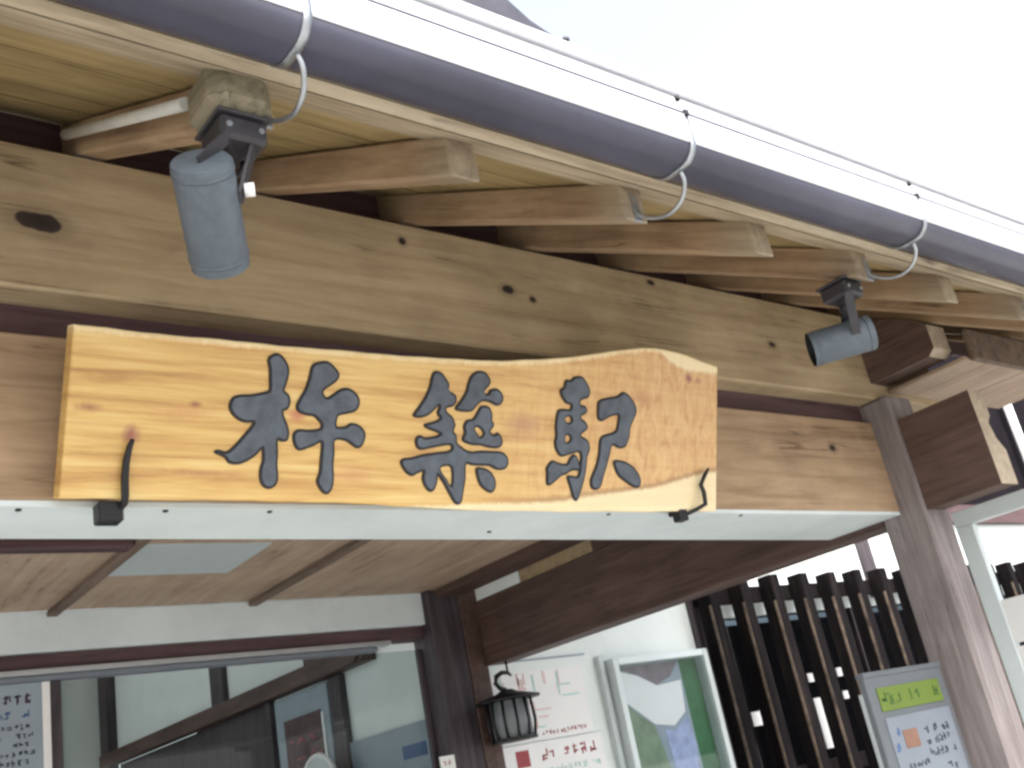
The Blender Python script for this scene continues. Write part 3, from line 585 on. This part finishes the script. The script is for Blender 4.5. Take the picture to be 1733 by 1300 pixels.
# ------------------------------------------------------------------ spot lamps under the eave
def spot(label, back, front, mount, mh, rad, yoke_side, cap_arm=False):
    """back/front: cap centres of the drum; mount: centre of the box on the rafter's underside."""
    b, f = Vector(back), Vector(front); d = (f - b).normalized()
    t = thing('spot_lamp', label, 'lamp', (mount[0], mount[1], mount[2]), 'spot lamps aimed at the name board')
    bm = bmesh.new()
    add_tube(bm, [b, b + d * .002, b + d * .004, f - d * .012, f - d * .010, f], [rad * .95, rad * .985, rad, rad, rad * .985, rad * .985], 40, 0, False)
    ring = [v for v in bm.verts][:40]; bm.faces.new(ring)
    link('drum', bm, M['lamp'], t)
    bm = bmesh.new(); add_tube(bm, [f - d * .016, f - d * .014], rad * .95, 32); link('lens', bm, M['glassdark'], t)
    bm = bmesh.new(); add_tube(bm, [f - d * .02, f - d * .0005], [rad * .955, rad * .955], 40, 0, False); link('baffle', bm, M['black'], t)
    for u in (.012, (f - b).length - .020):
        bm = bmesh.new(); add_tube(bm, [b + d * u, b + d * (u + .005)], [rad * 1.018] * 2, 40, 0, True); link('rim_band', bm, M['lamp'], t)
    mx, my, mz = mount
    bm = bmesh.new(); cb = [Vector((mx + .02, my + .02, mz - mh)), Vector((mx + .03, my + .05, mz - mh - .03)), b + d * .03 + Vector((.0, .05, .02)), b + d * .02 + Vector((0, .0, .0))]
    pts = [(1 - k / 10) ** 3 * cb[0] + 3 * (1 - k / 10) ** 2 * (k / 10) * cb[1] + 3 * (1 - k / 10) * (k / 10) ** 2 * cb[2] + (k / 10) ** 3 * cb[3] for k in range(11)]
    add_tube(bm, pts, .0045, 8); link('cable', bm, M['black'], t)
    for sx in (-.026, .026):
        bm = bmesh.new(); add_tube(bm, [(mx + sx, my - .035, mz - mh * .5), (mx + sx, my - .0385, mz - mh * .5)], .005, 10); link('screw', bm, M['zinc'], t)
    box('mount_box', mx - .038, mx + .038, my - .035, my + .045, mz - mh, mz, M['lampdark'], t, .006)
    box('mount_plate', mx - .044, mx + .044, my - .041, my + .051, mz, mz + .006, M['lampdark'], t, .002)
    c = b + d * (f - b).length * .3
    side = d.cross(Vector((0, 0, 1))).normalized()
    top = Vector((mx, my, mz - mh))
    yk = None
    for s in (-1, 1):
        p = c + side * s * (rad + .006)
        q = top + side * s * (rad + .006)
        if cap_arm and s != yoke_side:
            p = b + Vector((.004, -.002, .004)); q = top + Vector((-.030, -.030, 0))
        elif cap_arm: q = top + Vector((.018, -.02, 0))
        bm = bmesh.new()
        w = d * .011; th = side * .0025
        A = []
        for base in (top + Vector((0, 0, -.002)) + side * s * .002, q, p + (q - p) * .35, p - (q - p).normalized() * .012):
            A.append([bm.verts.new(Vector((0, 0, H)) + base + w * i + th * j) for i, j in ((-1, -1), (1, -1), (1, 1), (-1, 1))])
        for P, Q in zip(A, A[1:]):
            for i in range(4): bm.faces.new((P[i], P[(i + 1) % 4], Q[(i + 1) % 4], Q[i]))
        bm.faces.new(A[0]); bm.faces.new(A[-1][::-1]); bmesh.ops.recalc_face_normals(bm, faces=bm.faces[:])
        yk = link('yoke', bm, M['lampdark'], t)
        if s == yoke_side:
            bm = bmesh.new(); add_tube(bm, [p + side * s * .003, p + side * s * .018], .011, 14); link('knob', bm, M['whitepl'], yk)
    return t
l1 = spot('large blue grey drum spot lamp hanging under the weathered rafter end beside the conduit', (.571, 1.215, .927), (.648, 1.345, .838), (.640, 1.235, 1.016), .042, .0455, 1, True)
bk = box('mount_block', .588, .694, 1.188, 1.30, 1.023, 1.118, M['block'], l1, .022)
l2 = spot('blue grey drum spot lamp pointing sideways near the corner post', (2.421, 1.30, .923), (2.312, 1.42, .914), (2.33, 1.29, 1.04), .04, .0463, 1)
# conduit on the side of the first rafter
cd = tube('electrical_conduit', [(.596, 1.90, 1.440), (.593, 1.60, 1.267), (.590, 1.292, 1.089)], .0108, M['pipe'], None, 14)
tag(cd, 'straight pale grey conduit pipe along the rafter to the large lamp', 'pipe')

# ------------------------------------------------------------------ lattice in front of the window
LT = thing('timber_lattice', 'dark timber lattice of upright slats before the window right of the porch', 'lattice', (8.6, 4.56, -H))
sl0 = None; x = 5.30; k = 0
while x < 14.5:
    if sl0 is None:
        bm = bmesh.new(); add_box(bm, 0, .09, 4.50, 4.62, -H + .02, 1.04, .006); sl0 = link('slat', bm, M['slat']); sl0.location.x = x; adopt(sl0, LT)
        es = box('lit_edge_strip', x - .0035, x - .0005, 4.502, 4.523, -H + .03, .86, M['lit_edge'], sl0)  # tan strip paints the daylit edge of each slat
        sl = sl0
    else:
        sl = dup(sl0); sl.location.x = x
    sl.location.z += random.uniform(-.012, .012)
    x += .335
box('rail', 5.30, 14.6, 4.621, 4.655, .875, .985, M['slat'], LT, .004)
box('rail', 5.30, 14.6, 4.621, 4.655, -.30, -.20, M['slat'], LT, .004)
for x in (5.32, 8.0, 10.6, 13.2): box('bracket', x, x + .05, 4.656, 4.70, .90, .96, M['slat'], LT)

def paper(name, label, cat, x0, x1, y, z0, z1, mat, group=None, th=.006):
    o = box(name, x0, x1, y - th, y, z0, z1, mat); return tag(o, label, cat, group)
# bright window reflections between the slats, set as white pieces on the pane
for (x0, x1, z0, z1, lb) in ((5.69, 5.78, .09, .18, 'small bright window reflection set as a white square in the gap nearest the display case'),
                             (6.385, 6.46, -.14, .20, 'tall narrow window reflection set as a white strip low behind the lattice'),
                             (6.39, 6.45, .31, .37, 'tiny window reflection set as a white tag straight above the tall white strip'),
                             (6.74, 6.80, .32, .38, 'higher of two tiny window reflections set as white tags beside the notice stand'),
                             (6.74, 6.80, .16, .215, 'lower of two tiny window reflections set as white tags beside the notice stand')):
    paper('window_glint', lb, 'paper slip', x0, x1, 4.739, z0, z1, M['whitepl'], 'window glints behind the lattice', .006)  # white pieces paint bright window reflections, not paper

# ------------------------------------------------------------------ glazed display case on the plaster wall
DC = thing('display_case', 'silver framed glazed display case with green lining on the white wall beside the lattice', 'display case', (4.86, 4.69, -.6))
x0, x1, zt, zb = 4.43, 5.27, .605, -1.0
box('frame', x0, x0 + .045, 4.60, 4.70, zb, zt, M['white'], DC, .004)
box('frame', x1 - .045, x1, 4.60, 4.70, zb, zt, M['white'], DC, .004)
box('frame', x0 + .046, x1 - .046, 4.60, 4.70, zt - .04, zt, M['white'], DC, .004)
box('frame', x0 + .046, x1 - .046, 4.60, 4.70, zb, zb + .045, M['alum'], DC, .004)
box('trim', x0 - .05, x0 - .012, 4.66, 4.70, zb, zt + .03, M['white'], DC, .003)
box('backing', x0 + .046, x1 - .046, 4.685, 4.699, zb + .046, zt - .041, M['greenfelt'], DC)
box('pane', x0 + .046, x1 - .046, 4.625, 4.629, zb + .046, zt - .041, M['caseglass'], DC)
p = paper('poster', 'sheet painted with the glass reflection as white, green and blue shapes inside the glazed display case', 'poster', 4.485, 5.06, 4.684, -.75, .562, M['bluepaper'])  # reflection in the case glass, painted as flat coloured shapes on a sheet
for nm, pts, mt in (('grey_reflection', [(4.49, .555), (5.05, .555), (4.96, .47), (4.83, .43), (4.68, .50)], M['slategrey']),
                    ('white_reflection', [(4.487, .545), (4.68, .495), (4.825, .425), (5.045, .44), (5.02, .25), (4.90, .18), (4.74, .205), (4.487, .39)], M['paper']),
                    ('green_reflection', [(4.487, .375), (4.735, .195), (4.80, -.10), (4.76, -.7), (4.487, -.7)], M['sagegreen']),
                    ('blue_reflection', [(4.81, .165), (4.90, .15), (5.03, .23), (5.05, .05), (4.98, -.3), (4.86, -.4)], M['lilac'])):
    prism(nm, pts, 'y', 4.6765, 4.6779, mt, p)

# posters on the plaster wall beside the inner post
p = paper('wall_poster', 'pale map poster with faint pink and teal lines above the red lettered notice', 'poster', 3.56, 4.26, 4.698, .225, .60, M['paper'], 'posters on the plaster wall')
rnd = random.Random(4)
for nm, mat, n in (('pink_line', M['pinkink'], 16), ('teal_line', M['tealink'], 14)):
    bm = bmesh.new()
    for i in range(n):
        xa = rnd.uniform(3.62, 4.1); za = rnd.uniform(.26, .55); l = rnd.uniform(.05, .15)
        if rnd.random() < .5: add_box(bm, xa, xa + l, 4.690, 4.6918, za, za + rnd.uniform(.006, .02))
        else: add_box(bm, xa, xa + rnd.uniform(.006, .015), 4.6895, 4.6917, za, min(.59, za + l))
    link(nm, bm, mat, p)['kind'] = 'stuff'
marks('print', 3.85, 4.22, [.245], 4.6917, M['redink'], p, .028, .9, 8)
p = paper('wall_poster', 'white notice with a dark red square and red heading under the pale map poster', 'poster', 3.535, 4.30, 4.69, -.55, .215, M['paper'], 'posters on the plaster wall')
box('stamp', 3.66, 3.75, 4.6815, 4.6838, .10, .185, M['redink'], p)
marks('heading', 3.83, 4.26, [.115], 4.6838, M['redink'], p, .062, .9, 11)
marks('print', 3.62, 4.25, [.045, -.02, -.085, -.15, -.21, -.28, -.35], 4.6838, M['tealink'], p, .038, .8, 12)
box('shelf_line', 3.56, 4.30, 4.686, 4.6995, .655, .662, M['bluepaper'], B)

# hanging lantern under the cross beam
LN = thing('hanging_lantern', 'dark slatted paper lantern with a flat cap hanging under the brown cross beam', 'lantern', (3.52, 4.42, .24))
cx, cy = 3.50, 4.46
def ngon(r, n=12, ph=0): return [(cx + r * math.cos(ph + 2 * math.pi * k / n), cy + r * math.sin(ph + 2 * math.pi * k / n)) for k in range(n)]
bm = bmesh.new(); add_tube(bm, [(cx, cy, .430), (cx, cy, .440), (cx, cy, .470), (cx, cy, .487)], [.172, .170, .060, .03], 12, cap=True); link('cap', bm, M['black'], LN)
bm = bmesh.new(); add_tube(bm, [(cx, cy, .245), (cx, cy, .428)], .102, 16); link('shade', bm, M['paperlamp'], LN)
prism('base_ring', ngon(.122), 'z', .228, .245, M['black'], LN)
for k in range(12):
    a = 2 * math.pi * k / 12 + .1; r0, r1 = .140, .128
    tube('slat', [(cx + .112 * math.cos(a), cy + .112 * math.sin(a), .245), (cx + .126 * math.cos(a), cy + .126 * math.sin(a), .32), (cx + .118 * math.cos(a), cy + .118 * math.sin(a), .43)], .008, M['black'], LN, 6)
tube('hook', [(cx, cy, .487), (cx - .04, cy, .498), (cx - .062, cy, .525), (cx - .05, cy, .558), (cx - .01, cy, .575), (cx + .03, cy, .572), (cx + .05, cy, .555)], [.010, .012, .013, .013, .012, .010, .006], M['black'], LN, 8)
tube('hook', [(cx + .03, cy, .572), (cx + .03, cy, .637)], .006, M['black'], LN, 8)

# free standing notice beside the corner post
NS = thing('notice_stand', 'grey notice stand with a lime green header strip beside the corner post', 'notice stand', (3.2, 2.03, -H))
box('board', 2.975, 3.43, 2.02, 2.045, -.55, .178, M['greyboard'], NS, .004)
for z0, z1 in ((.162, .180), (-.552, -.535)): box('edge', 2.972, 3.433, 2.0165, 2.0485, z0, z1, M['greyboard'], NS, .002)
box('header', 3.02, 3.385, 2.0165, 2.0197, .055, .128, M['greenprint'], NS)
marks('header_print', 3.03, 3.37, [.072], 2.0163, M['dkgreen'], NS, .04, .95, 21)
box('sheet', 3.02, 3.40, 2.0165, 2.0197, -.50, .035, M['slate'], NS)
box('picture', 3.09, 3.17, 2.0145, 2.0163, -.065, -.01, M['orange'], NS)
marks('print', 3.21, 3.38, [-.035, -.07, -.105], 2.0163, M['ink'], NS, .028, .85, 22)
marks('print', 3.05, 3.19, [-.125], 2.0163, M['ink'], NS, .02, .9, 23)
marks('print', 3.10, 3.38, [-.16, -.22, -.28, -.34, -.40], 2.0163, M['ink'], NS, .03, .6, 24)
marks('print', 3.03, 3.075, [-.03, -.07], 2.0163, M['blueink'], NS, .03, .9, 25)
for x in (3.0, 3.38): box('leg', x, x + .03, 2.047, 2.077, -H + .046, .12, M['alum'], NS, .003)
for x in (2.995, 3.375): box('foot', x, x + .04, 1.85, 2.25, -H + .045, -H + .075, M['alum'], NS, .004)

NS.location += Vector((.03, 0, -.045))
# white framed door leaf standing open right of the corner post
WD = thing('white_door_leaf', 'open white framed door leaf right of the corner post', 'door', (4.22, 2.0, -H))
box('frame', 4.20, 4.24, 2.11, 2.185, -H + .02, .655, M['white'], WD, .003)
box('frame', 4.20, 4.24, 1.35, 2.185, .656, .722, M['white'], WD, .003)
box('frame', 4.20, 4.24, 1.35, 1.42, -H + .02, .655, M['white'], WD, .003)
box('frame', 4.20, 4.24, 1.421, 2.109, -.30, -.22, M['white'], WD, .003)
box('lower_panel', 4.21, 4.23, 1.421, 2.109, -H + .02, -.301, M['white'], WD)
box('sheet', 4.205, 4.235, 2.0, 2.109, .165, .335, M['paper'], WD)
box('sheet', 4.205, 4.235, 1.85, 2.109, -.215, .150, M['paper'], WD)
dp = tube('downpipe', [(10.72, 4.60, -H), (10.72, 4.60, 2.0), (10.72, 4.60, 3.3)], .045, M['whitepl'], None, 12)
tag(dp, 'white downpipe on the dark upper wall at the far right', 'downpipe')

# ------------------------------------------------------------------ things behind and on the glass doors
p = paper('window_poster', 'large pale poster with dense dark print stuck on the glass door', 'poster', .55, 1.316, 4.698, -.35, .775, M['bluepaper'])
box('edge', 1.285, 1.316, 4.690, 4.6918, -.35, .775, M['paper'], p)
marks('heading', .60, 1.24, [.69], 4.6918, M['purpleink'], p, .045, 1, 31)
marks('heading', .60, 1.24, [.635], 4.6918, M['blueink'], p, .035, .95, 34)
marks('print', .60, 1.25, [.59 - .034 * i for i in range(24)], 4.6918, M['ink'], p, .024, .8, 32)
def xwall(name, label, cat, y0, y1, z0, z1, mat, th=.02):
    o = box(name, 3.298 - th, 3.298, y0, y1, z0, z1, mat, None, .002); return tag(o, label, cat)
p = xwall('framed_poster', 'dark picture in a pale frame on the waiting room wall left of the narrow stud', 'poster', 5.90, 6.62, -.25, .825, M['bluepaper'], .04)
box('picture', 3.252, 3.2575, 6.0, 6.50, -.18, .68, M['brownx'], p)
bm = bmesh.new(); rnd = random.Random(9)
for i in range(60):
    ya = rnd.uniform(6.02, 6.42); za = rnd.uniform(0, .55); add_box(bm, 3.2495, 3.2518, ya, ya + rnd.uniform(.02, .06), za, za + rnd.uniform(.006, .016))
link('print', bm, M['redink'], p)['kind'] = 'stuff'
box('edge', 3.249, 3.2575, 5.965, 5.99, -.2, .66, M['paper'], p)
p = xwall('wall_board', 'wide pale blue board with dark blue print on the waiting room wall by the inner post', 'board', 4.83, 5.72, -.35, .435, M['bluepaper'], .03)
bm = bmesh.new()
for (ya, yb, za, zb2) in ((4.92, 5.16, .26, .33), (5.25, 5.6, .05, .13), (4.95, 5.2, .10, .16), (5.0, 5.5, -.05, 0), (4.95, 5.5, -.2, -.12)): add_box(bm, 3.2655, 3.2678, ya, yb, za, zb2)
link('print', bm, M['blueink'], p)['kind'] = 'stuff'
p = box('price_tag', 3.11, 3.195, 4.58, 4.592, .10, .22, M['paper']); tag(p, 'small white square card on the lower inner post', 'card')
marks('print', 3.12, 3.185, [.17, .13], 4.5802, M['redink'], p, .03, .9, 41)
# round rimmed mirror standing in the waiting room
RM = thing('round_mirror', 'round white rimmed mirror inside the waiting room just above the lower picture edge', 'mirror', (3.1, 5.82, -H))
cyr, czr, rr = 5.82, .175, .225
bm = bmesh.new(); ringp = [(3.1, cyr + rr * math.cos(t), czr + rr * math.sin(t)) for t in [2 * math.pi * k / 40 for k in range(41)]]
add_tube(bm, ringp, .014, 8); link('rim', bm, M['whitepl'], RM)
prism('glass', [(cyr + (rr - .01) * math.cos(t), czr + (rr - .01) * math.sin(t)) for t in [2 * math.pi * k / 32 for k in range(32)]], 'x', 3.10, 3.108, M['alum'], RM)
tube('stand', [(3.12, cyr, -H + .02), (3.12, cyr, czr - rr)], .014, M['alum'], RM)
prism('foot', [(3.12 + .14 * math.cos(t), cyr + .14 * math.sin(t)) for t in [2 * math.pi * k / 20 for k in range(20)]], 'z', -H + .0, -H + .06, M['alum'], RM)
